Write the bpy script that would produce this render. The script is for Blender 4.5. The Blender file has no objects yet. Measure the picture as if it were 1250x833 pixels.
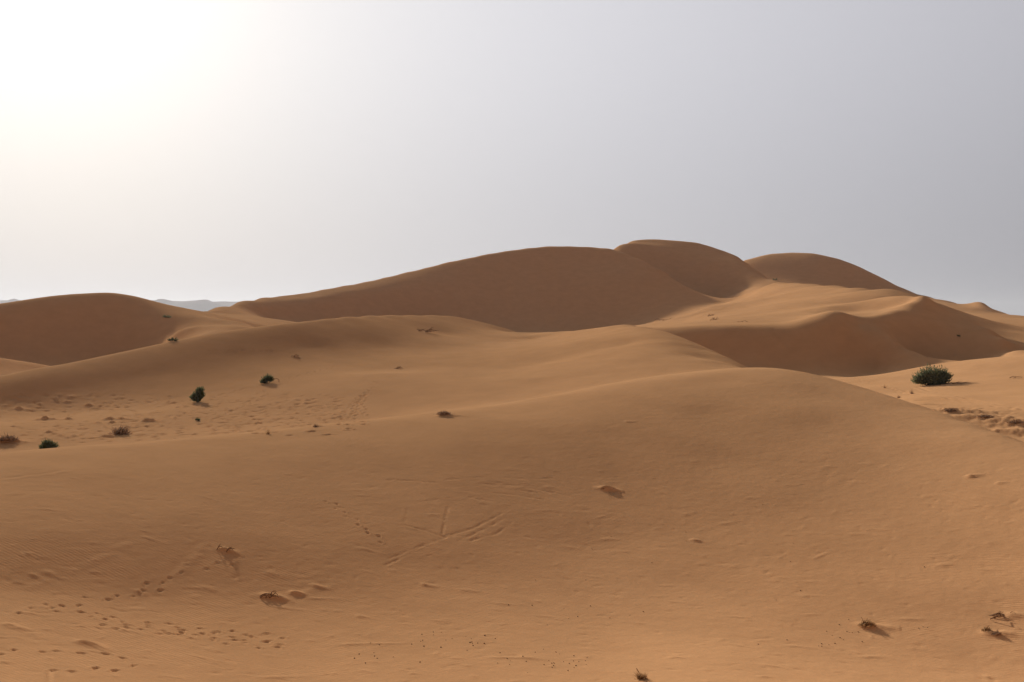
import bpy, math, random
import numpy as np

scene = bpy.context.scene
D2R = math.radians

# ------------------------------------------------------------------ camera
F_PX = 1227.0                      # focal length in pixels of the 1250 px wide photograph
PITCH = D2R(1.33)
EYE = 13.0                         # eye height above the gravel plain
cam_data = bpy.data.cameras.new("camera")
cam_data.sensor_width = 36.0
cam_data.lens = 36.0 * F_PX / 1250.0
cam_data.clip_start = 0.1
cam_data.clip_end = 60000.0
cam = bpy.data.objects.new("camera", cam_data)
scene.collection.objects.link(cam)
cam.location = (0, 0, EYE)
cam.rotation_euler = (math.pi / 2 - PITCH, 0, 0)
scene.camera = cam

# ------------------------------------------------------------------ light
SUN_AZ = D2R(-25.5)                # left of straight ahead
SUN_EL = D2R(19.0)
SUN_DIR = (math.sin(SUN_AZ) * math.cos(SUN_EL), math.cos(SUN_AZ) * math.cos(SUN_EL), math.sin(SUN_EL))

world = bpy.data.worlds.new("World")
scene.world = world
world.use_nodes = True
nt = world.node_tree
nt.nodes.clear()
def wn(kind, **kw):
    n = nt.nodes.new(kind)
    for k, v in kw.items():
        setattr(n, k, v)
    return n
def wmath(op, a, b=None):
    n = wn('ShaderNodeMath', operation=op)
    for i, s in enumerate((a, b)):
        if s is None:
            continue
        if isinstance(s, (int, float)):
            n.inputs[i].default_value = s
        else:
            nt.links.new(s, n.inputs[i])
    return n.outputs[0]
sky = wn('ShaderNodeTexSky', sky_type='NISHITA', sun_disc=False, sun_elevation=SUN_EL, sun_rotation=SUN_AZ,
         air_density=1.0, dust_density=4.0, ozone_density=1.0)
geo = wn('ShaderNodeNewGeometry')
dot = wn('ShaderNodeVectorMath', operation='DOT_PRODUCT')
dot.inputs[1].default_value = SUN_DIR
tc = wn('ShaderNodeTexCoord')
nrm = wn('ShaderNodeVectorMath', operation='NORMALIZE')
nt.links.new(tc.outputs['Generated'], nrm.inputs[0])
nt.links.new(nrm.outputs[0], dot.inputs[0])
theta = wmath('ARCCOSINE', wmath('MINIMUM', wmath('MAXIMUM', dot.outputs['Value'], -1.0), 1.0))
# dusty air scatters the sun forward: wide aureole + narrow core, cooler away from the sun
wide = wmath('EXPONENT', wmath('MULTIPLY', theta, -1.0 / D2R(15.0)))
core = wmath('EXPONENT', wmath('MULTIPLY', theta, -1.0 / D2R(3.5)))
tq = wmath('MULTIPLY', theta, 1.0 / D2R(80.0))
back = wmath('EXPONENT', wmath('MULTIPLY', wmath('MULTIPLY', tq, tq), -1.0))
def scaled(col, fac):
    n = wn('ShaderNodeVectorMath', operation='SCALE')
    n.inputs[0].default_value = col
    nt.links.new(fac, n.inputs[3])
    return n.outputs[0]
def vadd(a, b):
    n = wn('ShaderNodeVectorMath', operation='ADD')
    nt.links.new(a, n.inputs[0]); nt.links.new(b, n.inputs[1])
    return n.outputs[0]
glow = vadd(vadd(scaled((1.65, 1.60, 1.10), wide), scaled((1.8, 1.75, 1.4), core)), scaled((3.62, 3.60, 3.90), back))
base = wn('ShaderNodeVectorMath', operation='ADD')
nt.links.new(glow, base.inputs[0])
base.inputs[1].default_value = (0.20, 0.20, 0.24)
# the dust is thickest, and dims the sky a little, low over the horizon
sep = wn('ShaderNodeSeparateXYZ')
nt.links.new(nrm.outputs[0], sep.inputs[0])
low = wn('ShaderNodeMapRange', interpolation_type='SMOOTHSTEP')
nt.links.new(sep.outputs['Z'], low.inputs['Value'])
low.inputs['From Min'].default_value = 0.0; low.inputs['From Max'].default_value = 0.30
low.inputs['To Min'].default_value = 0.77; low.inputs['To Max'].default_value = 1.0
base2 = wn('ShaderNodeVectorMath', operation='SCALE')
nt.links.new(base.outputs[0], base2.inputs[0]); nt.links.new(low.outputs[0], base2.inputs[3])
base = base2
skymix = wn('ShaderNodeVectorMath', operation='SCALE')
nt.links.new(sky.outputs[0], skymix.inputs[0])
skymix.inputs[3].default_value = 0.02
tot = vadd(base.outputs[0], skymix.outputs[0])
bg = wn('ShaderNodeBackground')
bg.inputs['Strength'].default_value = 0.074
nt.links.new(tot, bg.inputs['Color'])
wo = wn('ShaderNodeOutputWorld')
nt.links.new(bg.outputs[0], wo.inputs['Surface'])

sun_data = bpy.data.lights.new("sun", 'SUN')
sun_data.energy = 5.0
sun_data.angle = D2R(2.0)
sun_data.color = (1.0, 0.93, 0.82)
sun = bpy.data.objects.new("sun", sun_data)
scene.collection.objects.link(sun)
sun.rotation_euler = (math.pi / 2 - SUN_EL, 0, math.pi - SUN_AZ)
sun.location = (-60, 90, 120)

vs = scene.view_settings
vs.view_transform = 'Standard'
vs.look = 'None'
vs.gamma = 1.0
vs.use_curve_mapping = False
vs.exposure = 1.3
scene.cycles.use_denoising = True
scene.cycles.max_bounces = 6
scene.cycles.diffuse_bounces = 4
scene.cycles.volume_bounces = 0
#==HELPERS==
# ------------------------------------------------------------------ terrain heights
CP, SP = math.cos(PITCH), math.sin(PITCH)
def sight(u, v):
    """bearing and slope (rise per metre of ground distance) of a sight line"""
    x = (u - 625.0) / F_PX
    w = (416.5 - v) / F_PX
    y = CP + w * SP
    z = -SP + w * CP
    return math.atan2(x, y), z / math.hypot(x, y)

def resample(pts, step):
    """a polyline resampled along its first coordinate with a monotone-ish cubic"""
    p = np.array(pts, float)
    n = max(2, int(abs(p[-1, 0] - p[0, 0]) / step) + 1)
    u = np.linspace(p[0, 0], p[-1, 0], n)
    out = [u]
    for c in range(1, p.shape[1]):
        x, y = p[:, 0], p[:, c]
        h = np.diff(x); dl = np.diff(y) / h
        m = np.zeros(len(x))
        m[0], m[-1] = dl[0], dl[-1]
        for i in range(1, len(x) - 1):
            if dl[i - 1] * dl[i] > 0:
                m[i] = (dl[i - 1] * h[i] + dl[i] * h[i - 1]) / (h[i] + h[i - 1])
                lim = 3 * min(abs(dl[i - 1]), abs(dl[i])); m[i] = max(-lim, min(lim, m[i]))
        k = np.clip(np.searchsorted(x, u) - 1, 0, len(x) - 2)
        t = (u - x[k]) / h[k]
        out.append((2*t**3 - 3*t**2 + 1) * y[k] + (t**3 - 2*t**2 + t) * h[k] * m[k]
                   + (-2*t**3 + 3*t**2) * y[k + 1] + (t**3 - t**2) * h[k] * m[k + 1])
    return np.array(out).T

CTRL = []                          # (bearing, ln distance, height relative to the eye)
def put(az, d, z):
    CTRL.append((az, math.log(d), z))
def seen(pts, step=None):          # surface points (u, v, distance)
    if step:
        pts = resample(pts, step)
    for u, v, d in pts:
        a, t = sight(u, v)
        put(a, d, t * d)
TILT = 0.0131
def laid(pts, step=None):          # points given as (u, distance, height)
    if step:
        pts = resample(pts, step)
    for u, d, z in pts:
        put(sight(u, 400)[0], d, z + TILT * d)
def interp(tab, u):
    t = np.array(tab, float)
    return float(np.interp(u, t[:, 0], t[:, 1]))
def crest(pts, step, rows):
    """crest line (u, v, distance) and rows beside it: (offset in m, table of drop against u)"""
    r = resample(pts, step)
    for u, v, d in r:
        a, t = sight(u, v)
        put(a, d, t * d)
        for off, drop, *span in rows:
            if span and not span[0] <= u <= span[1]:
                continue
            put(a, d + off, t * d - (interp(drop, u) if isinstance(drop, list) else drop))
    return r
def foot(cr, pts, slope, step=None, over=0.0):
    """foot of a slip face: v given, distance from the slope below the crest"""
    if step:
        pts = resample(pts, step)
    for u, v in pts:
        vc = np.interp(u, cr[:, 0], cr[:, 1]); dc = np.interp(u, cr[:, 0], cr[:, 2])
        zc = sight(u, vc)[1] * dc
        a, t = sight(u, v)
        s = interp(slope, u) if isinstance(slope, list) else slope
        d = (s * dc - zc) / (s - t)
        put(a, d, t * d)
        if over:
            put(a, d - over, t * d - 0.2)

U0, U1 = -260, 1510
# under and in front of the camera
BASE = [(-100, -7.75), (300, -9.1), (720, -10.45), (U1, -10.45)]     # level of the near hollow
for u in range(U0, U1 + 1, 145):
    for d, z in ((1.5, -1.75), (5, -3.3), (10, -6.1), (16, -8.8), (21, -10.2), (26, -10.75), (30, -10.95), (34, -10.9)):
        put(sight(u, 700)[0], d, z + TILT * d + interp([(20, 0), (21, .9), (26, .8), (30, .35), (34, 0)], d) * interp([(U0, .2), (300, .3), (800, .9), (U1, 1)], u) + (interp(BASE, u) + 10.45) * interp([(10, 0), (21, .8), (34, 1)], d) + (0.25 if d > 20 else 0) * math.sin(u * 0.006 + d * 0.1))
# A: the foreground dune
A = resample([(U0, 580, 50), (0, 552, 54), (60, 546, 55), (150, 540, 57), (330, 526, 60), (450, 513, 63), (540, 502, 65),
              (640, 488, 68), (740, 470, 71), (830, 456, 74), (900, 448.5, 76), (930, 447, 76), (970, 451, 75), (1020, 462, 73),
              (1080, 480, 69), (1150, 503, 64), (1200, 521, 60), (1250, 539, 57), (1380, 580, 50), (U1, 600, 46)], 35)
for u, v, d in A:
    a, t = sight(u, v)
    z = t * d
    put(a, d, z)
    for f in (0.22, 0.45, 0.66, 0.84):
        wl = interp([(60, 1), (330, .55), (760, 0)], u)
        sl = {.22: .44, .45: .76, .66: .95, .84: 1.02}[f]
        s = wl * sl + (1 - wl) * (0.85 * (3*f*f - 2*f**3) + 0.15 * f)
        zb = interp(BASE, u)
        put(a, 34 + (d - 34) * f, zb + (z - zb) * s)
    k = interp([(U0, 1.05), (450, 1.05), (520, 1.012), (860, 1.012), (930, 1.06), (U1, 1.08)], u)
    put(a, d * 1.07, t * d * 1.07 * (1 + (k - 1) * .45))
    put(a, d * 1.2, t * d * 1.2 * k)
# hollow behind A on the left
for d, zs in ((80, (-10.5, -10.3, -9.9, -9.4)), (95, (-10.2, -9.9, -9.4, -8.3)), (106, (-10.1, -9.8, -8.7, -7.3))):
    laid([(U0, d, zs[0] + .6), (0, d, zs[0]), (150, d, zs[1]), (300, d, zs[2]), (450, d, zs[3])], 75)
# B: the middle dune
B = crest([(U0, 505, 110), (0, 459, 118), (50, 449, 120), (100, 439, 123), (150, 429, 126), (200, 418, 129), (260, 406, 132),
           (350, 394, 138), (420, 387, 147), (470, 384, 156), (530, 384, 166), (580, 391, 170), (625, 403, 170)], 25,
          [(-2.0, [(0, .15), (400, .2), (500, .12), (640, .2)]), (-4.5, [(0, .55), (300, .8), (400, .8), (500, .5), (640, .6)]), (2.5, .5), (9, 2.8)])
foot(B, [(U0, 545), (0, 492), (50, 484), (100, 474), (200, 453), (300, 436), (380, 422)], [(0, .23), (200, .24), (300, .26), (380, .25)], 40)
B2 = crest([(650, 406.5, 162), (700, 403, 150), (770, 397, 137), (800, 402, 128), (830, 411, 122), (870, 428, 115), (910, 446, 107),
            (940, 462, 101)], 20, [(-6, [(650, .2), (770, .25), (860, .35)], 640, 860), (-13, [(650, .75), (770, .8), (860, .9)], 640, 860), (3, [(650, .25), (760, .5), (940, .6)]), (11, [(650, 2.0), (770, 2.8), (940, 3.2)])])
seen([(480, 452, 114), (560, 430, 128), (630, 411, 149)], 40)
seen([(470, 425, 132), (540, 408, 149), (600, 404, 160)])
seen([(560, 470, 96), (640, 450, 106), (700, 430, 115), (760, 420, 115), (820, 430, 103), (870, 440, 98)], 50)
laid([(U0, 140, -11.5), (0, 147, -11.5), (200, 155, -11.5), (350, 164, -10.5), (430, 178, -10), (500, 192, -9.5), (640, 196, -9.5), (720, 176, -9.5),
      (770, 158, -9.5), (830, 148, -10.5), (900, 136, -11.5), (950, 126, -11.5), (1000, 122, -11.2)], 45)
# low lit mound at the left between B and C
crest([(U0, 420, 163), (-60, 428, 168), (0, 436, 170), (40, 442, 171), (80, 449, 171)], 35, [(-6, 1.0), (6, .9)])
# C: the left back dune
C = crest([(U0, 400, 212), (-100, 381, 220), (0, 371, 224), (60, 362, 226), (100, 359.5, 227), (140, 359, 228), (180, 367, 228),
           (210, 373.5, 227), (240, 380, 225)], 25,
          [(-5, [(0, .8), (120, .8), (190, .6), (310, .4)]), (-10, 3.2, -300, 150), (4, .8, -300, 195), (22, 6.5, -300, 180)])
foot(C, [(U0, 460), (0, 446), (60, 447), (150, 442), (190, 432)], [(0, .5), (150, .5), (190, .3)], 40, 8)
for u, d0, z0, d1, z1 in ((215, 178, -5.2, 226, 2.3), (240, 178, -3.1, 225, 1.45), (270, 180, -2.6, 238, .45), (300, 188, -1.7, 248, -.15)):
    for f in (0, .35, .7, 1):          # the easy right flank of C running down to the saddle
        put(sight(u, 400)[0], d0 + (d1 - d0) * f, z0 + (z1 - z0) * f)
laid([(U0, 270, -12), (0, 280, -12), (120, 285, -12), (185, 285, -11)], 80)
laid([(U0, 330, -12), (0, 350, -12), (120, 350, -12), (210, 340, -12)], 80)
# D: the big dune
D = crest([(240, 379.5, 285), (270, 372, 305), (300, 365, 325), (325, 361.5, 338), (350, 360, 345), (400, 351, 356), (450, 342, 368),
           (500, 331, 380), (560, 317, 392), (620, 306, 400), (680, 300, 405), (720, 301, 405), (745, 303, 402)], 25,
          [(-20, [(240, 2.0), (420, 4.2), (520, 5.8), (620, 8.8), (745, 9)]), (-9, [(250, .7), (420, 1.5), (520, 2.1), (620, 3.4), (745, 3.8)]), (7, 2.0), (40, 12)])
foot(D, [(330, 391), (400, 398), (480, 402), (560, 405), (640, 408), (700, 408), (745, 402)],
     [(270, .15), (330, .27), (400, .36), (520, .47), (745, .47)], 35, 12)
laid([(330, 215, -8.5), (420, 235, -9), (520, 248, -9), (640, 240, -9), (720, 230, -8.5)], 50)
D1 = crest([(745, 303, 402), (770, 310, 396), (800, 324, 388), (820, 338, 380), (840, 352, 372), (870, 363, 362), (895, 367, 356)], 20,
           [(-8, [(745, 3.2), (800, 2.4), (850, 1.2), (900, .4)])])
foot(D1, [(785, 396), (810, 392), (840, 387), (865, 384)], [(785, .36), (810, .27), (840, .185), (865, .12)])
seen([(800, 397, 215), (800, 395, 255), (840, 394, 215), (840, 391, 255), (870, 387, 280)])
D2 = crest([(752, 300, 436), (762, 296, 444), (775, 292.5, 449), (800, 292, 450), (830, 294.5, 448), (855, 297, 446), (880, 304, 440),
            (900, 311, 434), (920, 325, 424), (938, 338, 412), (950, 343, 402)], 16,
           [(-6, [(752, 1.5), (780, 2.3), (900, 2.3), (930, 1.0), (950, .3)]), (10, 3), (40, 14)])
laid([(770, 412, 16), (800, 405, 11.2), (825, 400, 6.5), (850, 396, 3.6), (870, 395, 2.4), (888, 394, 2.2)])
laid([(790, 393, 12.5), (815, 388, 8.0), (840, 382, 4.0), (870, 378, 2.2)])
seen([(912, 343, 402), (908, 355, 388), (900, 366, 372), (930, 352, 380), (940, 346, 395)])
# plateau F and the far edge of it
FE = crest([(950, 343.5, 360), (1000, 346.5, 333), (1050, 350, 292), (1085, 352.5, 256)], 25, [(9, .9), (35, 4.5)])
# G: the near slip face on the right
G = crest([(785, 400, 184), (850, 397, 182), (900, 396, 181), (950, 395.5, 181), (990, 388, 181.5), (1018, 381, 183), (1035, 385, 184),
           (1047, 388.5, 186), (1075, 385, 190), (1100, 375, 197), (1115, 365, 203), (1124, 358, 206), (1140, 367, 205),
           (1160, 378, 203), (1200, 396, 197), (1222, 410, 190), (1240, 427, 183)], 16,
          [(-3.0, [(785, .3), (940, .45), (1000, 1.0), (1018, 1.2), (1200, 1.3)], 785, 1195),
           (4.0, [(785, -.1), (900, -.2), (1085, -.35), (1110, .1), (1124, .8), (1150, 1.0), (1262, 1.0)])])
foot(G, [(850, 442), (920, 449), (980, 457), (1015, 457), (1050, 456), (1075, 453)], .5, 30, 6)
foot(G, [(1125, 446), (1150, 443), (1200, 440)], .5, 25)
seen([(1070, 402, 182), (1090, 414, 178.5), (1110, 427, 175), (1125, 438, 171)])
laid([(1130, 225, -2.0), (1160, 225, -3.5), (1200, 222, -6), (1240, 215, -8)])
# I: the floor at the right
crest([(1140, 444, 155), (1180, 439, 154), (1250, 433.5, 153), (1400, 425, 152), (U1, 425, 150)], 40, [(7, .9)])
seen([(1000, 464, 150), (1050, 464, 146), (1100, 458, 148), (1135, 454, 148)])
seen([(1050, 474, 133), (1135, 468, 136), (1200, 466, 132), (1260, 470, 126), (1400, 470, 126), (U1, 470, 126)])
seen([(1130, 485, 114), (1200, 494, 106), (1260, 498, 102), (1400, 505, 98), (U1, 510, 96)])
laid([(1150, 88, -10.7), (1260, 84, -11.0), (1400, 78, -11), (U1, 76, -11)])
for u in range(870, 1081, 35):
    dg, vg = np.interp(u, G[:, 0], G[:, 2]), np.interp(u, G[:, 0], G[:, 1])
    if u < 945:
        de, ve = interp([(860, 350), (945, 372)], u), interp([(860, 366), (905, 364), (945, 350)], u)
    else:
        de, ve = np.interp(u, FE[:, 0], FE[:, 2]), np.interp(u, FE[:, 0], FE[:, 1])
    zg, ze = (sight(u, vg)[1] - TILT) * dg, (sight(u, ve)[1] - TILT) * de
    for f in (.2, .45, .7):
        laid([(u, dg + (de - dg) * f, zg + (ze - zg) * (.72 * f + .28 * f * f))])
seen([(1096, 363, 221), (1110, 360.5, 213)])
# E and H: the far right dunes
E = crest([(880, 330, 538), (915, 315.5, 545), (940, 310, 550), (965, 308, 552), (1000, 309.5, 550), (1040, 321.5, 545), (1075, 338, 538),
           (1100, 350, 530), (1125, 358, 515), (1150, 365.5, 500), (1180, 372, 480), (1250, 385, 440), (1400, 400, 420), (U1, 405, 420)], 28,
          [(-12, [(880, 3), (1040, 4), (1110, 1.4), (U1, .6)]), (12, 3), (60, 18)])
foot(E, [(900, 347), (960, 352), (1020, 357), (1080, 362)], .34, 30, 20)
seen([(1150, 378, 380), (1200, 384, 350), (1250, 392, 320), (1170, 386, 300), (1210, 394, 265), (1250, 404, 245), (1260, 420, 205),
      (1400, 410, 260), (U1, 410, 260), (1400, 425, 205), (U1, 425, 205)])
# the plain behind everything
for u in range(U0, U1 + 1, 110):
    a = sight(u, 400)[0]
    for d in (680, 900, 1300):
        put(a, d, -12.5)
    if u < 200:
        put(a, 480, -12.3)

c = np.array(CTRL)
key = np.round(c[:, :2] / np.array([0.003, 0.004])).astype(int)
_, keep = np.unique(key, axis=0, return_index=True)
c = c[np.sort(keep)]
def tps(r2):
    return -np.maximum(r2, 1e-14) ** 0.65
n = len(c)
P = np.c_[np.ones(n), c[:, :2]]
K = tps(((c[:, None, :2] - c[None, :, :2]) ** 2).sum(2)) - 4.0e-5 * np.eye(n)
M = np.zeros((n + 3, n + 3)); M[:n, :n] = K; M[:n, n:] = P; M[n:, :n] = P.T
# residual relief is solved in height; the plain lies at the far end
W = np.linalg.solve(M, np.r_[c[:, 2], 0, 0, 0])
AZ_C = np.linspace(D2R(-36), D2R(36), 361)
LN_C = np.linspace(math.log(1.5), math.log(1300), 900)
zc = np.empty((len(LN_C), len(AZ_C)))
for i in range(0, len(LN_C), 20):
    a, l = np.meshgrid(AZ_C, LN_C[i:i + 20])
    q = np.c_[a.ravel(), l.ravel()]
    r2 = (q[:, :1] - c[None, :, 0]) ** 2 + (q[:, 1:] - c[None, :, 1]) ** 2
    zc[i:i + 20] = (tps(r2) @ W[:n] + W[n] + q @ W[n + 1:]).reshape(a.shape)

for k in range(1):                 # take the last corners off
    zp = np.pad(zc, 1, mode='edge')
    zc = 0.25 * zp[:-2, 1:-1] + 0.5 * zp[1:-1, 1:-1] + 0.25 * zp[2:, 1:-1]
    zp = np.pad(zc, 1, mode='edge')
    zc = 0.25 * zp[1:-1, :-2] + 0.5 * zp[1:-1, 1:-1] + 0.25 * zp[1:-1, 2:]
def cubic_rows(tab, x0, dx, x):    # Catmull-Rom along axis 0
    f = np.clip((x - x0) / dx, 0, tab.shape[0] - 1.0001)
    i = f.astype(int); t = (f - i)[:, None]
    g = lambda k: tab[np.clip(i + k, 0, tab.shape[0] - 1)]
    p0, p1, p2, p3 = g(-1), g(0), g(1), g(2)
    return p1 + 0.5 * t * (p2 - p0 + t * (2*p0 - 5*p1 + 4*p2 - p3 + t * (3*(p1 - p2) + p3 - p0)))
def ease(x):
    x = np.clip(x, 0, 1); return x * x * (3 - 2 * x)
#==GRID==

def make_noise(seed):
    rng = np.random.RandomState(seed)
    tab = rng.rand(256, 256)
    def f(x, y):
        xi = np.floor(x).astype(int); yi = np.floor(y).astype(int)
        tx = x - xi; ty = y - yi
        tx = tx**3 * (tx * (6*tx - 15) + 10); ty = ty**3 * (ty * (6*ty - 15) + 10)
        g = lambda a, b: tab[(xi + a) & 255, (yi + b) & 255]
        return ((g(0,0) * (1-tx) + g(1,0) * tx) * (1-ty) + (g(0,1) * (1-tx) + g(1,1) * tx) * ty) * 2 - 1
    return f
N1, N2, N3, N4 = (make_noise(k) for k in (3, 7, 11, 19))

def base_height(az, d):
    """height above the plain for rows of ln-distance d (1-D) and columns of bearing az (1-D)"""
    ln = np.log(np.clip(d, 1.5, 1299))
    zr = cubic_rows(zc, LN_C[0], LN_C[1] - LN_C[0], ln)
    z = cubic_rows(zr.T.copy(), AZ_C[0], AZ_C[1] - AZ_C[0], np.clip(az, AZ_C[0], AZ_C[-1])).T
    dd = d[:, None]; aa = az[None, :]
    x = dd * np.sin(aa); y = dd * np.cos(aa)
    w = ease((np.abs(aa) - D2R(36)) / D2R(35))
    gen = -1.75 - 8.5 * ease(dd / 80) + (3.0 * N1(x / 70 + 9, y / 70) + 1.5 * N2(x / 33, y / 33)) * ease((dd - 10) / 60) * (1 - ease((dd - 700) / 600))
    z = z * (1 - w) + w * gen
    z = z * (1 - ease((dd - 1000) / 300)) - 12.5 * ease((dd - 1000) / 300)
    near = ease((dd - 5) / 20)
    z = z + near * (0.10 * N1(x / 11, y / 11) + 0.035 * N2(x / 3.7 + .3 * y / 3.7, y / 3.7)) + ease((dd - 120) / 150) * (0.30 * N3(x / 34, y / 34) + 0.10 * N4(x / 9, y / 9))
    # the little dune that peeps over the far skyline at the right
    a0 = sight(1199, 400)[0]
    lx = (aa - a0) * 470; ly = dd - 466
    z = z + 2.8 * np.exp(-(lx / 5.0) ** 2 - (ly / 14) ** 2)
    return z + EYE

FINE = D2R(29.5)
az_f = np.linspace(-FINE, FINE, 900)
az_g = np.r_[np.linspace(FINE, D2R(45), 40)[1:], np.linspace(D2R(45), D2R(315), 60)[1:-1], np.linspace(D2R(315), 2*math.pi - FINE, 40)[:-1]]
AZ = np.r_[az_f, az_g]                                  # one full turn
DI = np.r_[np.geomspace(0.5, 26, 60)[:-1], np.geomspace(26, 84, 500)[:-1], np.geomspace(84, 150, 220)[:-1],
           np.geomspace(150, 600, 330)[:-1], np.geomspace(600, 16000, 50)]
azw = np.where(AZ > math.pi, AZ - 2 * math.pi, AZ)
Z = base_height(azw, DI)
X = DI[:, None] * np.sin(AZ)[None]; Y = DI[:, None] * np.cos(AZ)[None]

def height(x, y):
    """height of the sand at a world point inside the fine sector (bilinear)"""
    a = math.atan2(x, y); d = math.hypot(x, y)
    fi = np.interp(d, DI, np.arange(len(DI))); fj = (a + FINE) / (2 * FINE) * (len(az_f) - 1)
    i = int(min(max(fi, 0), len(DI) - 2)); j = int(min(max(fj, 0), len(az_f) - 2))
    s, t = fi - i, fj - j
    return (Z[i, j]*(1-s)*(1-t) + Z[i+1, j]*s*(1-t) + Z[i, j+1]*(1-s)*t + Z[i+1, j+1]*s*t)
def spot(u, v, dmin=20.0):
    """where the sight line through (u, v) of the photograph first meets the sand"""
    a, t = sight(u, v)
    fj = (a + FINE) / (2 * FINE) * (len(az_f) - 1)
    j = int(np.clip(fj, 0, len(az_f) - 2)); s = fj - j
    col = Z[:, j] * (1 - s) + Z[:, j + 1] * s - EYE
    hit = np.nonzero((col >= t * DI) & (DI > dmin))[0]
    i = hit[0]
    g0 = col[i-1] - t * DI[i-1]; g1 = col[i] - t * DI[i]
    d = DI[i-1] + (DI[i] - DI[i-1]) * (-g0 / (g1 - g0 + 1e-9))
    return d * math.sin(a), d * math.cos(a)
#==STAMPS==
# ------------------------------------------------------------------ marks in the sand
rng = random.Random(41)
def patch_of(x, y, r):
    a = math.atan2(x, y); d = math.hypot(x, y)
    i0, i1 = np.searchsorted(DI, (d - r, d + r))
    j0, j1 = np.searchsorted(az_f, (a - r / d, a + r / d))
    if i1 <= i0 or j1 <= j0:
        return None
    return slice(max(i0 - 1, 0), i1 + 1), slice(max(j0 - 1, 0), min(j1 + 1, len(az_f)))
def stamp(x, y, rx, ry, ang, h, rim=0.0, lee=0.0, rough=0.0):
    """push the sand up (h > 0) or down (h < 0) in an oval; rim throws up a lip; lee steepens the +y side"""
    w = patch_of(x, y, 3.2 * max(rx, ry))
    if w is None:
        return
    dx = X[w] - x; dy = Y[w] - y
    c, s = math.cos(ang), math.sin(ang)
    p = (dx * c + dy * s) / rx; q = (-dx * s + dy * c) / ry
    if lee:
        p = np.where(p > 0, p / (1 + lee), p)
    r2 = p * p + q * q
    g = h * np.exp(-r2)
    if rim:
        g = g + rim * np.exp(-((np.sqrt(r2) - 1.5) / 0.45) ** 2) * (0.6 + 0.4 * np.sign(q))
    if rough:
        g = g + rough * np.exp(-r2 * .6) * (N2(dx * 2.3 + x, dy * 2.3) + .6 * N3(dx * 5.1, dy * 5.1 + y))
    Z[w] += g
def along(pts, step):
    """world points every step metres along a line drawn over the picture of the ground"""
    out = []
    P_ = [spot(u, v) for u, v in pts]
    carry = 0.0
    for (x0, y0), (x1, y1) in zip(P_[:-1], P_[1:]):
        L = math.hypot(x1 - x0, y1 - y0)
        if L > 25 or L < 1e-6:
            continue
        ang = math.atan2(y1 - y0, x1 - x0)
        t_ = carry
        while t_ < L:
            out.append((x0 + (x1 - x0) * t_ / L, y0 + (y1 - y0) * t_ / L, ang)); t_ += step
        carry = t_ - L
    return out
def trail(pts, step=0.5, size=0.085, depth=0.05, wide=0.13):
    for k, (x, y, ang) in enumerate(along(pts, step)):
        o = wide * (1 if k % 2 else -1) + rng.uniform(-.06, .06)
        stamp(x - o * math.sin(ang) + rng.uniform(-.1, .1), y + o * math.cos(ang) + rng.uniform(-.1, .1), size * rng.uniform(.9, 1.4), size * rng.uniform(.6, .9), ang + rng.uniform(-.4, .4),
              -depth * rng.uniform(.6, 1.2), rim=depth * .45)
def groove(pts, width=0.14, depth=0.05, rim=0.02):
    amp = 0.7
    for x, y, ang in along(pts, width * .8):
        amp = min(1, max(0.05, amp + rng.gauss(0, .22)))
        x += rng.gauss(0, .25) * width; y += rng.gauss(0, .25) * width
        stamp(x, y, width * 1.2, width * rng.uniform(.7, 1.1), ang, -depth * amp * .6)
        if rim:
            stamp(x + 2 * width * math.sin(ang), y - 2 * width * math.cos(ang), width * 1.2, width, ang, rim * amp)
# foot- and hoof-prints low on the foreground slope
for tr in ([(75, 745), (130, 755), (180, 765), (230, 772), (290, 778), (355, 781)], [(100, 763), (170, 770), (240, 779), (305, 786), (340, 792)],
           [(0, 797), (60, 795), (120, 799), (155, 803)], [(5, 828), (60, 819), (110, 818), (165, 815)], [(20, 747), (90, 736), (140, 728), (200, 718)],
           [(170, 721), (230, 694), (282, 686)], [(60, 736), (120, 752), (165, 768), (210, 772)], [(400, 612), (425, 632), (452, 650), (470, 665)],
           [(180, 760), (240, 767), (300, 772), (365, 778)], [(225, 771), (285, 783), (350, 785)]):
    trail(tr)
# trails over the hollow floor and the dunes behind
for tr in ([(215, 492), (262, 484), (300, 474), (332, 470)], [(250, 516), (290, 499), (330, 481)], [(262, 495), (300, 486), (326, 476)],
           [(205, 512), (235, 502), (262, 496)], [(428, 512), (436, 490), (450, 476), (463, 462)], [(446, 507), (440, 494), (447, 480)],
           [(415, 511), (428, 497), (440, 484)], [(275, 428), (310, 428), (345, 429)], [(60, 512), (110, 500), (160, 492), (205, 488)],
           [(352, 462), (380, 455), (410, 447)], [(942, 402), (960, 420), (990, 441), (1030, 459)], [(1045, 463), (1085, 473), (1125, 484)]):
    trail(tr, 0.7, 0.17, 0.10, 0.18)
for v in range(497, 534, 5):
    trail([(70, v + 8), (200, v + 3), (330, v - 2), (440, v - 4)], 1.0, 0.2, 0.09, 0.6)
for k in range(700):
    u, v = rng.uniform(0, 420), rng.uniform(482, 540)
    x, y = spot(u, v)
    if 76 < y < 125:
        stamp(x, y, rng.uniform(.15, .35), rng.uniform(.12, .25), rng.uniform(0, 3), rng.choice((-1, 1, -1)) * rng.uniform(.04, .11))
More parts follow.
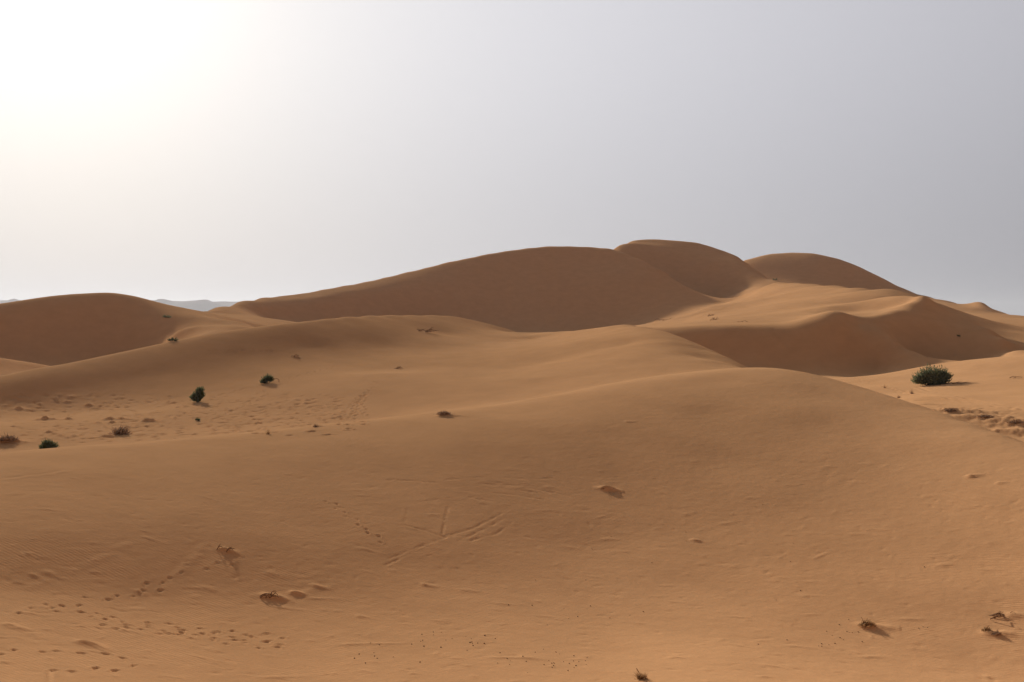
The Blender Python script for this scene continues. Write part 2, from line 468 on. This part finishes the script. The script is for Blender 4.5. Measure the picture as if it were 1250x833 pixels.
# slide marks on the foreground slope
for gp in ([(545, 586), (600, 582), (640, 585), (678, 584)], [(585, 591), (640, 593), (690, 605)], [(590, 600), (640, 606), (668, 611)], [(600, 588), (650, 597), (700, 607)],
           [(547, 619), (543, 635), (540, 652)], [(497, 621), (494, 640)], [(520, 612), (560, 606), (600, 612)], [(430, 590), (480, 586), (540, 590)], [(610, 596), (660, 602), (690, 612)], [(541, 655), (575, 646), (612, 627)], [(560, 661), (590, 646), (614, 634)],
           [(494, 641), (520, 648), (545, 657)], [(475, 682), (510, 668), (545, 656)], [(470, 690), (500, 676)], [(574, 660), (605, 652), (625, 638)]):
    groove(gp, 0.06, 0.020, 0.002)
for gp in ([(0, 585), (60, 577), (130, 566)], [(205, 700), (240, 665), (260, 640)], [(310, 722), (350, 722), (402, 711)], [(20, 715), (90, 690), (150, 660)]):
    groove(gp, 0.16, 0.006, 0.005)
for gp in ([(1095, 474), (1150, 485), (1250, 505)], [(1120, 473), (1180, 487), (1250, 500)]):
    groove(gp, 0.2, 0.05, 0.02)
for gp in ([(944, 405), (975, 430), (1020, 452)], [(1060, 398), (1095, 420), (1128, 440)], [(1072, 398), (1105, 418), (1138, 438)]):
    groove(gp, 0.45, 0.08, 0.04)
# small hummocks with sand tails trailing off to the right
for u, v, w_, h_ in ((737, 597, .55, .42), (275, 672, .4, .26), (328, 728, .5, .30), (358, 724, .4, .18), (385, 716, .4, .12), (102, 785, .5, .22), (12, 764, .5, .16),
                     (1184, 582, .35, .24), (1219, 590, .25, .12), (848, 660, .3, .15), (168, 722, .25, .1), (518, 714, .3, .12), (440, 753, .3, .1), (1060, 764, .6, .2),
                     (1210, 774, .6, .18), (1235, 752, .6, .12), (640, 803, .4, .08), (745, 600, .3, -.15), (766, 515, .3, .14), (542, 508, .9, .3), (385, 521, .4, .2), (1150, 690, .3, .08),
                     (960, 653, .3, .05), (330, 700, .5, .06), (250, 718, .4, .06), (60, 700, .4, .08), (40, 702, .3, .08)):
    x, y = spot(u, v)
    stamp(x, y, w_ * .5, w_ * .36, D2R(-15), h_ * .42, lee=1.5, rough=h_ * .10)
for u, v, w_, h_ in ((107, 495, .6, .35), (121, 499, .45, .22), (135, 500, .4, .2), (132, 512, .6, .35), (137, 516, .45, .3), (149, 512, .6, .3), (180, 514, .7, .36), (83, 512, .6, .3),
                     (60, 528, .5, .2), (54, 513, 1.1, .5), (25, 500, .8, .3), (131, 533, .5, .25), (8, 540, 1.2, .6), (157, 522, .5, .2), (180, 490, .4, .15), (360, 436, .6, .25), (225, 497, .4, .2), (258, 501, .3, .15)):
    x, y = spot(u, v)
    stamp(x, y, w_ * .65, w_ * .45, D2R(-10), h_ * .7, lee=.5, rough=h_ * .2)
# broken, trampled hummocks right of the front crest
for u, v, w_, h_ in ((1163, 503, 1.3, .75), (1180, 510, 1.0, .4), (1203, 510, 1.2, .5), (1216, 516, .9, .4), (1238, 517, 1.6, .7), (1222, 527, .8, .35), (1248, 527, 1.0, .4), (1130, 494, .6, .25), (1118, 489, .4, .2)):
    x, y = spot(u, v)
    stamp(x, y, w_ * 1.2, w_ * .75, D2R(-20), h_ * .5, lee=.9, rough=h_ * .12)
for k in range(90):
    x, y = spot(rng.uniform(1120, 1250), rng.uniform(495, 540))
    if y > 78:
        stamp(x, y, rng.uniform(.2, .45), rng.uniform(.15, .3), rng.uniform(0, 3), rng.choice((-1, 1)) * rng.uniform(.03, .10))
# loose scuffs everywhere on the near slope
for k in range(900):
    u, v = rng.uniform(0, 1250), 560 + 273 * rng.random()
    x, y = spot(u, v)
    stamp(x, y, rng.uniform(.07, .22), rng.uniform(.05, .11), rng.gauss(0, .5), rng.choice((-1, -1, 1)) * rng.uniform(.005, .02))
for k in range(70):
    u, v = rng.uniform(0, 1250), rng.uniform(560, 830)
    x, y = spot(u, v)
    stamp(x, y, rng.uniform(.12, .35), rng.uniform(.06, .1), rng.gauss(.1, .3), rng.uniform(.012, .03), lee=1)

# ------------------------------------------------------------------ materials
def new_mat(name):
    m = bpy.data.materials.new(name); m.use_nodes = True
    t = m.node_tree; t.nodes.clear()
    return m, t
def add(t, kind, ins=None, **kw):
    nd = t.nodes.new(kind)
    for k, v in kw.items():
        setattr(nd, k, v)
    for k, v in (ins or {}).items():
        if isinstance(v, bpy.types.NodeSocket):
            t.links.new(v, nd.inputs[k])
        else:
            nd.inputs[k].default_value = v
    return nd

m_sand, t = new_mat("sand")
co = add(t, 'ShaderNodeTexCoord').outputs['Object']
n_big = add(t, 'ShaderNodeTexNoise', {'Vector': co, 'Scale': 0.018, 'Detail': 4.0, 'Roughness': 0.6})
n_mid = add(t, 'ShaderNodeTexNoise', {'Vector': co, 'Scale': 0.35, 'Detail': 6.0, 'Roughness': 0.65})
n_grain = add(t, 'ShaderNodeTexNoise', {'Vector': co, 'Scale': 14.0, 'Detail': 3.0, 'Roughness': 0.7})
mx = add(t, 'ShaderNodeMix', {'Factor': n_big.outputs['Fac']}, data_type='RGBA')
mx.inputs['A'].default_value = (0.46, 0.243, 0.110, 1); mx.inputs['B'].default_value = (0.49, 0.274, 0.138, 1)
mr = add(t, 'ShaderNodeMapRange', {'Value': n_mid.outputs['Fac'], 'From Min': 0.3, 'From Max': 0.7, 'To Min': 0.93, 'To Max': 1.05})
mr2 = add(t, 'ShaderNodeMapRange', {'Value': n_grain.outputs['Fac'], 'From Min': 0.25, 'From Max': 0.75, 'To Min': 0.93, 'To Max': 1.06})
mm = add(t, 'ShaderNodeMath', {0: mr.outputs[0], 1: mr2.outputs[0]}, operation='MULTIPLY')
sc_ = add(t, 'ShaderNodeVectorMath', {0: mx.outputs['Result'], 3: mm.outputs[0]}, operation='SCALE')
# wind ripples and grain
mp = add(t, 'ShaderNodeMapping', {'Vector': co, 'Rotation': (0, 0, D2R(25)), 'Scale': (1.0, 1.0, 1.0)})
wv = add(t, 'ShaderNodeTexWave', {'Vector': mp.outputs[0], 'Scale': 2.2, 'Distortion': 5.0, 'Detail': 2.0, 'Detail Scale': 0.6}, wave_type='BANDS', bands_direction='Y')
msk = add(t, 'ShaderNodeMapRange', {'Value': n_mid.outputs['Fac'], 'From Min': 0.42, 'From Max': 0.66, 'To Min': 0.1, 'To Max': 1.0})
wm = add(t, 'ShaderNodeMath', {0: wv.outputs['Fac'], 1: msk.outputs[0]}, operation='MULTIPLY')
b1 = add(t, 'ShaderNodeBump', {'Strength': 0.28, 'Distance': 0.02, 'Height': wm.outputs[0]})
n_l = add(t, 'ShaderNodeTexNoise', {'Vector': co, 'Scale': 1.6, 'Detail': 7.0, 'Roughness': 0.62})
b2 = add(t, 'ShaderNodeBump', {'Strength': 0.55, 'Distance': 0.06, 'Height': n_l.outputs['Fac'], 'Normal': b1.outputs[0]})
bs = add(t, 'ShaderNodeBsdfDiffuse', {'Color': sc_.outputs[0], 'Roughness': 0.6, 'Normal': b2.outputs[0]})
add(t, 'ShaderNodeOutputMaterial', {'Surface': bs.outputs[0]})

def mesh_obj(name, verts, faces, mat, parent=None, smooth=False):
    me = bpy.data.meshes.new(name)
    me.from_pydata(verts, [], faces)
    me.materials.append(mat)
    if smooth:
        me.polygons.foreach_set('use_smooth', [True] * len(me.polygons))
    o = bpy.data.objects.new(name, me)
    scene.collection.objects.link(o)
    if parent is not None:
        o.parent = parent
    return o

# ------------------------------------------------------------------ the sand sheet
nr, nc = Z.shape
V = np.empty((nr * nc + 1, 3), np.float32)
V[:-1, 0] = X.ravel(); V[:-1, 1] = Y.ravel(); V[:-1, 2] = Z.ravel()
V[-1] = (0, 0, Z[0].mean())
ii, jj = np.meshgrid(np.arange(nr - 1), np.arange(nc), indexing='ij')
j2 = (jj + 1) % nc
Q = np.stack([ii * nc + jj, (ii + 1) * nc + jj, (ii + 1) * nc + j2, ii * nc + j2], -1).reshape(-1, 4)[:, ::-1]
jt = np.arange(nc)
T3 = np.stack([np.full(nc, nr * nc), (jt + 1) % nc, jt], -1)
loops = np.r_[Q.ravel(), T3.ravel()].astype(np.int32)
starts = np.r_[np.arange(len(Q)) * 4, len(Q) * 4 + np.arange(nc) * 3].astype(np.int32)
me = bpy.data.meshes.new("sand_dunes")
me.vertices.add(len(V)); me.vertices.foreach_set('co', V.ravel())
me.loops.add(len(loops)); me.loops.foreach_set('vertex_index', loops)
me.polygons.add(len(starts)); me.polygons.foreach_set('loop_start', starts)
me.polygons.foreach_set('use_smooth', np.ones(len(starts), bool))
me.update(calc_edges=True)
me.validate()
me.materials.append(m_sand)
dunes = bpy.data.objects.new("sand_dunes", me)
scene.collection.objects.link(dunes)
dunes['kind'] = 'structure'
dunes['label'] = 'rolling orange-brown sand dunes with smooth crests and shaded slip faces'

# ------------------------------------------------------------------ far hills
m_hill, t = new_mat("hill_rock")
co = add(t, 'ShaderNodeTexCoord').outputs['Object']
nh = add(t, 'ShaderNodeTexNoise', {'Vector': co, 'Scale': 0.004, 'Detail': 6.0})
mh = add(t, 'ShaderNodeMix', {'Factor': nh.outputs['Fac']}, data_type='RGBA')
mh.inputs['A'].default_value = (0.16, 0.12, 0.10, 1); mh.inputs['B'].default_value = (0.24, 0.18, 0.14, 1)
bh = add(t, 'ShaderNodeBsdfDiffuse', {'Color': mh.outputs['Result'], 'Roughness': 0.5})
add(t, 'ShaderNodeOutputMaterial', {'Surface': bh.outputs[0]})
HD = 9000.0
hv, hf = [], []
na, nb = 260, 14
for i in range(na):
    a = D2R(-62 + 60 * i / (na - 1))
    u = 625 + F_PX * math.tan(a)
    top = 140 + 9 * float(N1(np.array(u / 210.0), np.array(3.3))) + 5 * float(N2(np.array(u / 47.0), np.array(8.1))) + 5 * float(N3(np.array(u / 13.0), np.array(1.7)))
    top = top * float(ease(np.array((a + D2R(62)) / D2R(8)))) * float(ease(np.array((-a) / D2R(10)))) + EYE
    for k in range(nb):
        f = k / (nb - 1)
        prof = math.sin(math.pi * f) ** 0.8
        dd = HD + (f - 0.5) * 1400
        r = 1 + 0.25 * float(N4(np.array(u / 18.0), np.array(f * 6)))
        hv.append((dd * math.sin(a), dd * math.cos(a), -1 + (top + 1) * prof * (r if 0.15 < f < 0.45 else 1)))
for i in range(na - 1):
    for k in range(nb - 1):
        hf.append((i * nb + k, (i + 1) * nb + k, (i + 1) * nb + k + 1, i * nb + k + 1))
hills = mesh_obj("distant_hills", hv, hf, m_hill, smooth=True)
hills['kind'] = 'structure'
hills['label'] = 'pale blue-grey low hills on the far horizon'

# ------------------------------------------------------------------ haze
m_haze, t = new_mat("haze")
pv = add(t, 'ShaderNodeVolumePrincipled', {'Color': (0.365, 0.38, 0.42, 1), 'Density': 6.0e-5, 'Anisotropy': 0.33})
add(t, 'ShaderNodeOutputMaterial', {'Volume': pv.outputs[0]})
hx0, hx1, hy0, hy1, hz0, hz1 = -17000, 17000, -17000, 17000, -2.0, EYE + 260
bvs = [(x, y, z) for x in (hx0, hx1) for y in (hy0, hy1) for z in (hz0, hz1)]
haze = mesh_obj("haze", bvs, [(0, 1, 3, 2), (4, 6, 7, 5), (0, 4, 5, 1), (2, 3, 7, 6), (0, 2, 6, 4), (1, 5, 7, 3)], m_haze)
haze['kind'] = 'stuff'
haze['label'] = 'thin dusty haze that pales the far dunes and hills'
#==OBJECTS==
# ------------------------------------------------------------------ plants and debris
def leaf_mat(name, ca, cb, trans=0.25):
    m, t = new_mat(name)
    co = add(t, 'ShaderNodeTexCoord').outputs['Object']
    nz = add(t, 'ShaderNodeTexNoise', {'Vector': co, 'Scale': 3.0, 'Detail': 3.0})
    rp = add(t, 'ShaderNodeMapRange', {'Value': nz.outputs['Fac'], 'From Min': 0.35, 'From Max': 0.65})
    mxx = add(t, 'ShaderNodeMix', {'Factor': rp.outputs[0]}, data_type='RGBA')
    mxx.inputs['A'].default_value = (*ca, 1); mxx.inputs['B'].default_value = (*cb, 1)
    d_ = add(t, 'ShaderNodeBsdfDiffuse', {'Color': mxx.outputs['Result'], 'Roughness': 0.5})
    tr = add(t, 'ShaderNodeBsdfTranslucent', {'Color': mxx.outputs['Result']})
    ms = add(t, 'ShaderNodeMixShader', {0: trans, 1: d_.outputs[0], 2: tr.outputs[0]})
    add(t, 'ShaderNodeOutputMaterial', {'Surface': ms.outputs[0]})
    return m
m_leaf = leaf_mat("shrub_leaf", (0.042, 0.058, 0.028), (0.095, 0.108, 0.056))
m_leaf_pale = leaf_mat("shrub_leaf_pale", (0.065, 0.078, 0.040), (0.160, 0.165, 0.095))
m_bark = leaf_mat("shrub_bark", (0.10, 0.065, 0.04), (0.16, 0.11, 0.07), 0.0)
m_dry = leaf_mat("dry_grass", (0.20, 0.115, 0.055), (0.34, 0.21, 0.11), 0.3)
m_dead = leaf_mat("dead_wood", (0.12, 0.068, 0.042), (0.21, 0.13, 0.08), 0.0)
m_brown = leaf_mat("brown_thatch", (0.17, 0.105, 0.066), (0.29, 0.185, 0.12), 0.15)
m_pellet = leaf_mat("dark_pellet", (0.05, 0.03, 0.02), (0.09, 0.055, 0.035), 0.0)

def new_thing(name, label, cat, loc, group=None, rz=0.0):
    o = bpy.data.objects.new(name, None)
    o.empty_display_size = 0.3
    scene.collection.objects.link(o)
    o.location = loc; o.rotation_euler = (0, 0, rz)
    o['label'] = label; o['category'] = cat
    if group:
        o['group'] = group
    return o
def tube(vs_, fs_, pts, r0, r1, sides=5):
    """a tapered tube along a list of points"""
    base_i = len(vs_)
    for k, p in enumerate(pts):
        f = k / (len(pts) - 1); rad = r0 + (r1 - r0) * f
        q = pts[min(k + 1, len(pts) - 1)]; o_ = pts[max(k - 1, 0)]
        d = np.array(q) - np.array(o_); d = d / (np.linalg.norm(d) + 1e-9)
        a = np.cross(d, (0.3, 0.2, 1)); a /= (np.linalg.norm(a) + 1e-9); b = np.cross(d, a)
        for s_ in range(sides):
            th = 2 * math.pi * s_ / sides
            vs_.append(tuple(np.array(p) + rad * (math.cos(th) * a + math.sin(th) * b)))
    for k in range(len(pts) - 1):
        for s_ in range(sides):
            i0 = base_i + k * sides + s_; i1 = base_i + k * sides + (s_ + 1) % sides
            fs_.append((i0, i1, i1 + sides, i0 + sides))
def blade(vs_, fs_, p, d, length, width, R):
    """one narrow leaf: a bent strip of two quads"""
    d = np.array(d); d = d / np.linalg.norm(d)
    s_ = np.cross(d, (R.uniform(-1, 1), R.uniform(-1, 1), R.uniform(-.4, .4))); s_ = s_ / (np.linalg.norm(s_) + 1e-9) * width
    p = np.array(p); m_ = p + d * length * .5 + np.array((R.uniform(-.08, .08), R.uniform(-.08, .08), 0.03)) * length
    e = p + d * length + np.array((R.uniform(-.15, .15), R.uniform(-.15, .15), R.uniform(-.1, .05))) * length
    i = len(vs_)
    vs_ += [tuple(p - s_ * .5), tuple(p + s_ * .5), tuple(m_ + s_), tuple(m_ - s_), tuple(e)]
    fs_ += [(i, i + 1, i + 2, i + 3), (i + 3, i + 2, i + 4)]

def shrub(label, pos, W, H, lobes, seed, shoots=90, mat=None, name="desert_shrub", droop=0.0, group="green desert shrubs on the sand", loop=None):
    """broom-like shrub: woody branches from the base, each ending in a lobe of upright leafy shoots"""
    R = random.Random(seed)
    x, y = pos
    t_ = new_thing(name, label, 'shrub', (x, y, height(x, y) - 0.03), group)
    fv, ff = [], []
    for lx, ly, lz, lr in lobes:
        c_ = np.array((lx * W, ly * W, lz * H))
        bv, bf = [], []
        mid = c_ * .5 + np.array((R.uniform(-.06, .06) * W, R.uniform(-.06, .06) * W, -.05 * H))
        tube(bv, bf, [(0.05 * lx * W, 0, -.06), tuple(mid), tuple(c_)], 0.035 * H + .008, 0.012 * H)
        mesh_obj("branch", bv, bf, m_bark, t_)
        ns = int(shoots * lr / .3)
        for k in range(ns):
            # start low and inside the lobe, end near its surface
            th = R.uniform(0, 2 * math.pi); cz = R.uniform(-.75, 1.0); sr = math.sqrt(max(0, 1 - cz * cz))
            rr = R.uniform(.55, 1.08)
            end = c_ + np.array((lr * W * sr * math.cos(th) * rr, lr * W * sr * math.sin(th) * rr, lr * W * .95 * cz * rr))
            end[2] = max(end[2], 0.02 + .04 * R.random())
            st = c_ * R.uniform(.3, .8) + np.array((R.gauss(0, .05) * W, R.gauss(0, .05) * W, -.1 * H * R.random()))
            st[2] = max(st[2], 0.0)
            dv = end - st
            up = np.array((dv[0] * .5, dv[1] * .5, abs(dv[2]) * .6 + .25 * H - droop * H))
            for q in range(9):
                f = (q + R.random()) / 9
                if f < .18:
                    continue
                p = st + dv * f
                L = H * R.uniform(.09, .19) * (1.25 - .4 * f)
                blade(fv, ff, p, up + np.array((R.gauss(0, .16), R.gauss(0, .16), R.gauss(0, .1))) * H * 2, L, L * .13, R)
            if R.random() < .25:
                blade(fv, ff, end, up + np.array((R.gauss(0, .1), R.gauss(0, .1), .2)) * H, H * R.uniform(.14, .28), H * .012, R)
    mesh_obj("foliage", fv, ff, mat or m_leaf, t_)
    if loop:
        lv, lf = [], []
        pts = [(loop[0] * W + loop[2] * W * math.cos(a_), 0.0, loop[1] * H + loop[2] * H * math.sin(a_)) for a_ in np.linspace(-.6, 3.6, 9)]
        tube(lv, lf, pts, .03 * H, .018 * H)
        mesh_obj("dead_twig", lv, lf, m_dead, t_)
    return t_

def dry_tuft(label, pos, W, H, seed, n_=160, lean=(0.25, -0.1), name="dry_grass_tuft", mat=None, group="dry grass tufts on the sand", cat='grass tuft', stems=3):
    R = random.Random(seed)
    x, y = pos
    t_ = new_thing(name, label, cat, (x, y, height(x, y) - 0.02), group)
    fv, ff = [], []
    for k in range(n_):
        bx, by = R.gauss(0, .22) * W, R.gauss(0, .12) * W
        d = (lean[0] + R.gauss(0, .45), lean[1] + R.gauss(0, .45), R.uniform(.35, 1.2))
        L = H * R.uniform(.45, 1.1) * math.exp(-(bx / (.5 * W)) ** 2)
        blade(fv, ff, (bx, by, 0), d, L, .02 * W + .004, R)
    bl = mesh_obj("blades", fv, ff, mat or m_dry, t_)
    bl['kind'] = 'stuff'
    for k in range(stems):
        lv, lf = [], []
        a_ = R.uniform(-1, 1)
        e = (a_ * W * .5, R.uniform(-.2, .2) * W, H * R.uniform(.5, 1.15))
        tube(lv, lf, [(R.gauss(0, .1) * W, 0, -.03), (e[0] * .5, e[1] * .5, e[2] * .65), e], .018 * H + .006, .008 * H + .003, 4)
        mesh_obj("stem", lv, lf, m_dead, t_)
    return t_

def brushwood(label, pos, W, H, seed, twigs=7, name="dead_brushwood", group="dead brushwood lying on the dunes"):
    """half-buried dead branches: bent twigs lying over each other, each forked once"""
    R = random.Random(seed)
    x, y = pos
    t_ = new_thing(name, label, 'brushwood', (x, y, height(x, y) - 0.01), group)
    for k in range(twigs):
        lv, lf = [], []
        x0 = R.uniform(-.5, .25) * W; y0 = R.uniform(-.25, .25) * W
        L = W * R.uniform(.3, .7); dz = R.uniform(.1, .7) * H; ang = R.gauss(0, .5)
        pts = [(x0, y0, -.05), (x0 + .35 * L * math.cos(ang), y0 + .35 * L * math.sin(ang), dz), (x0 + .7 * L * math.cos(ang + .3), y0 + .7 * L * math.sin(ang + .3), dz * R.uniform(.4, .9)),
               (x0 + L * math.cos(ang), y0 + L * math.sin(ang), R.uniform(-.05, .2) * H)]
        tube(lv, lf, pts, .06 * H + .012, .02 * H + .005, 5)
        e = pts[1]
        tube(lv, lf, [e, (e[0] + .15 * L, e[1] + R.uniform(-.15, .15) * L, e[2] + R.uniform(.1, .5) * H), (e[0] + .3 * L, e[1], e[2] + R.uniform(.0, .4) * H)], .03 * H + .006, .012 * H + .003, 4)
        mesh_obj("twig", lv, lf, m_dead, t_)
    return t_

def size(pos, px):                 # metres that px pixels of the photograph span at a place
    return px * math.hypot(*pos) / F_PX
def at(u, d):
    a = sight(u, 400)[0]
    return d * math.sin(a), d * math.cos(a)

# green shrubs
p = spot(1137, 470); w = size(p, 45)
shrub("large grey-green shrub with upright shoots casting a long shadow on the right-hand sand flat", p, w, w * .52,
      [(-.36, 0, .22, .14), (-.20, .05, .35, .22), (0.0, 0, .45, .26), (.18, .1, .48, .26), (.33, 0, .42, .20), (.05, -.12, .3, .24), (.28, -.05, .3, .22), (-.1, .0, .5, .2)], 1, 170, m_leaf_pale)
p = spot(241, 491); w = size(p, 19)
shrub("dark green shrub with two lobes, the right one taller, in the trampled hollow", p, w, w * 1.1,
      [(-.2, 0, .28, .27), (.12, .05, .62, .27), (.22, 0, .40, .22), (.02, -.1, .2, .25)], 2, 110)
p = spot(327, 468); w = size(p, 19)
shrub("compact dark green shrub with a dead looped twig at its right side", p, w, w * .72,
      [(-.22, 0, .3, .22), (0, 0, .48, .28), (.18, .05, .42, .22), (-.38, 0, .14, .12)], 3, 110, loop=(.52, .25, .18))
p = spot(241, 514); w = size(p, 10)
shrub("small dark shrub with a curved bare twig, below the two-lobed shrub", p, w, w * .6, [(-.05, 0, .35, .24), (.2, 0, .3, .2)], 4, 70, loop=(-.38, .45, .2))
p = at(58, 76.5); w = size(p, 22)
shrub("rounded dark green shrub half hidden behind the foreground dune crest", p, w, w * .82, [(-.25, 0, .42, .25), (0, 0, .42, .3), (.26, 0, .42, .25), (.12, -.1, .68, .13), (-.14, 0, .64, .14), (0, -.1, .2, .3)], 5, 110)
p = spot(204, 388); w = size(p, 15)
shrub("low dark shrub sprawling down the right flank of the far left dune", p, w, w * .3, [(-.3, .1, .4, .16), (-.05, 0, .35, .2), (.22, -.1, .25, .2)], 6, 80, droop=.25)
p = spot(211, 417); w = size(p, 14)
shrub("spiky low shrub just behind the crest of the middle dune", p, w, w * .5, [(-.35, 0, .35, .13), (-.05, 0, .4, .2), (.28, 0, .3, .2)], 7, 80)
p = spot(946, 342.5); w = size(p, 10)
shrub("tiny dark shrub on the saddle below the far right dune", p, w, w * .35, [(-.2, 0, .3, .2), (.2, 0, .35, .22)], 8, 60)
p = spot(1170, 411); w = size(p, 6)
shrub("lone speck of a shrub in the middle of the shaded right-hand slip face", p, w, w * .6, [(-.1, 0, .35, .25), (.2, 0, .3, .22)], 9, 50)

# dry tufts
DT = [
    ("wide reddish-brown dry shrub behind the foreground crest, right of the half-hidden green shrub", at(146, 84), 22, 12, (.15, 0), 200, m_brown),
    ("reddish-brown dry thatch on a hummock at the foot of the left hollow", spot(8, 538), 24, 10, (.5, -.2), 220, m_brown),
    ("flat brown tuft on a small sand cushion on the foreground crest", spot(542, 506), 20, 6, (.2, 0), 200, m_brown),
    ("small brown tuft on the foreground crest next to the sandy trail", spot(385, 521), 7, 4, (.2, 0), 80, m_brown),
    ("thin upright tuft standing alone on the foreground crest", spot(327, 530), 5, 7, (-.1, 0), 60, m_dry),
    ("brown dry tuft combed over to the right with a long sand tail", spot(1056, 763), 17, 10, (.9, -.3), 260, m_dry),
    ("low straw-coloured tuft with two thin tall stalks", spot(1203, 770), 11, 7, (.3, -.1), 140, m_dry),
    ("dark combed-down tuft just right of the tuft with the tall stalks", spot(1215, 774), 11, 6, (1.0, -.4), 160, m_brown),
    ("fine upright dry grass tuft in the bright sand at the very foot of the slope", spot(783, 829), 14, 12, (.0, 0), 150, m_dry),
    ("short rust-brown upright tuft on the flat in front of the large grey-green shrub", spot(1113, 481), 3, 6, (0, 0), 60, m_brown),
    ("thin pale grass stalks on the flat left of the rust-brown upright tuft", spot(1080, 474), 3, 6, (0, 0), 30, m_dry),
    ("little rust-brown tuft at the edge of the foreground crest below the rust-brown upright tuft", spot(1097, 486), 4, 4, (.1, 0), 60, m_brown),
    ("dark thatch capping the tallest broken hummock on the right-hand flat", spot(1160, 502), 16, 5, (.7, -.2), 220, m_brown),
    ("dark thatch on the long low broken hummock in the middle of the right-hand flat", spot(1203, 509), 20, 4, (.8, -.2), 220, m_brown),
    ("dark thatch on the broken hummock at the far right end of the right-hand flat", spot(1240, 516), 18, 5, (.8, -.2), 220, m_brown),
]
for k, (lab, pos, wp, hp, lean, nn, mt) in enumerate(DT):
    tf = dry_tuft(lab, pos, size(pos, wp), size(pos, hp), 50 + k, nn, lean, mat=mt, stems=2)

# brushwood
BW = [
    ("twisted dead brushwood high on the face of the middle dune", spot(518, 405), 26, 5, 11),
    ("small flat piece of dead brushwood at the upper end of the winding trail", spot(487, 450), 13, 3, 5),
    ("short dead branch lying above the shrub with the looped twig", spot(360, 435), 12, 3, 4),
    ("black cross-shaped dead root sticking out of the foreground slope", spot(272, 671), 20, 6, 4),
    ("half-buried dead roots on the hummock low on the foreground slope", spot(327, 727), 22, 5, 6),
    ("dead root lying on the sand above the dark combed-down tuft", spot(1228, 753), 38, 5, 9),
    ("long thin dead root trailing from the shadow side of the large grey-green shrub", spot(1172, 468), 26, 2, 5),
    ("thin dead root on the pale flat far to the right of the large grey-green shrub", spot(1242, 461), 20, 2, 5),
    ("wide patch of dead brushwood at the foot of the big dune, nearest its dark face", spot(812, 391), 30, 3, 9),
    ("upper dead branch left of the hollow between the big dune and the pale plateau", spot(866, 386), 11, 3, 5),
    ("lower dead branch between the big dune and the pale plateau, just below another", spot(871, 391), 10, 4, 5),
    ("scraps of dead brushwood on the flat sand right of the two dead branches", spot(906, 393), 12, 2, 5),
    ("small dead twig on the sand tail of the central hummock on the foreground slope", spot(737, 597), 10, 3, 3),
]
for k, (lab, pos, wp, hp, tw) in enumerate(BW):
    brushwood(lab, pos, size(pos, wp), size(pos, hp), 90 + k, tw)

# scattered dark pellets on the floor of the near hollow
pv_, pf_ = [], []
Rp = random.Random(5)
for i in range(5):
    th = math.pi * i / 4
    for j in range(6):
        ph = 2 * math.pi * j / 6
        rr = 1 + Rp.uniform(-.18, .18)
        pv_.append((1.3 * rr * math.sin(th) * math.cos(ph), rr * math.sin(th) * math.sin(ph), .75 * rr * math.cos(th)))
for i in range(4):
    for j in range(6):
        pf_.append((i * 6 + j, i * 6 + (j + 1) % 6, (i + 1) * 6 + (j + 1) % 6, (i + 1) * 6 + j))
pm = bpy.data.meshes.new("pebble"); pm.from_pydata(pv_, [], pf_); pm.materials.append(m_pellet)
clusters = [(683, 808, 26, 8, 18), (583, 780, 14, 6, 8), (640, 806, 40, 12, 12), (540, 785, 50, 16, 14), (700, 745, 90, 14, 10), (1000, 785, 60, 8, 10), (1127, 766, 4, 2, 4), (1040, 770, 40, 14, 9), (460, 800, 60, 16, 12), (900, 700, 200, 60, 14)]
for cu, cv, su, sv, nn in clusters:
    for k in range(nn):
        pos = spot(cu + Rp.gauss(0, su * .6), min(828, cv + Rp.gauss(0, sv * .6)))
        o = bpy.data.objects.new("pebble", pm)
        scene.collection.objects.link(o)
        s_ = Rp.uniform(.010, .022)
        o.location = (pos[0], pos[1], height(*pos) + s_ * .35)
        o.scale = (s_, s_, s_); o.rotation_euler = (Rp.uniform(-.3, .3), Rp.uniform(-.3, .3), Rp.uniform(0, 6))
        o['label'] = 'small dark pebble scattered on the lower foreground sand'
        o['category'] = 'pebble'; o['group'] = 'dark pebbles on the foreground sand'
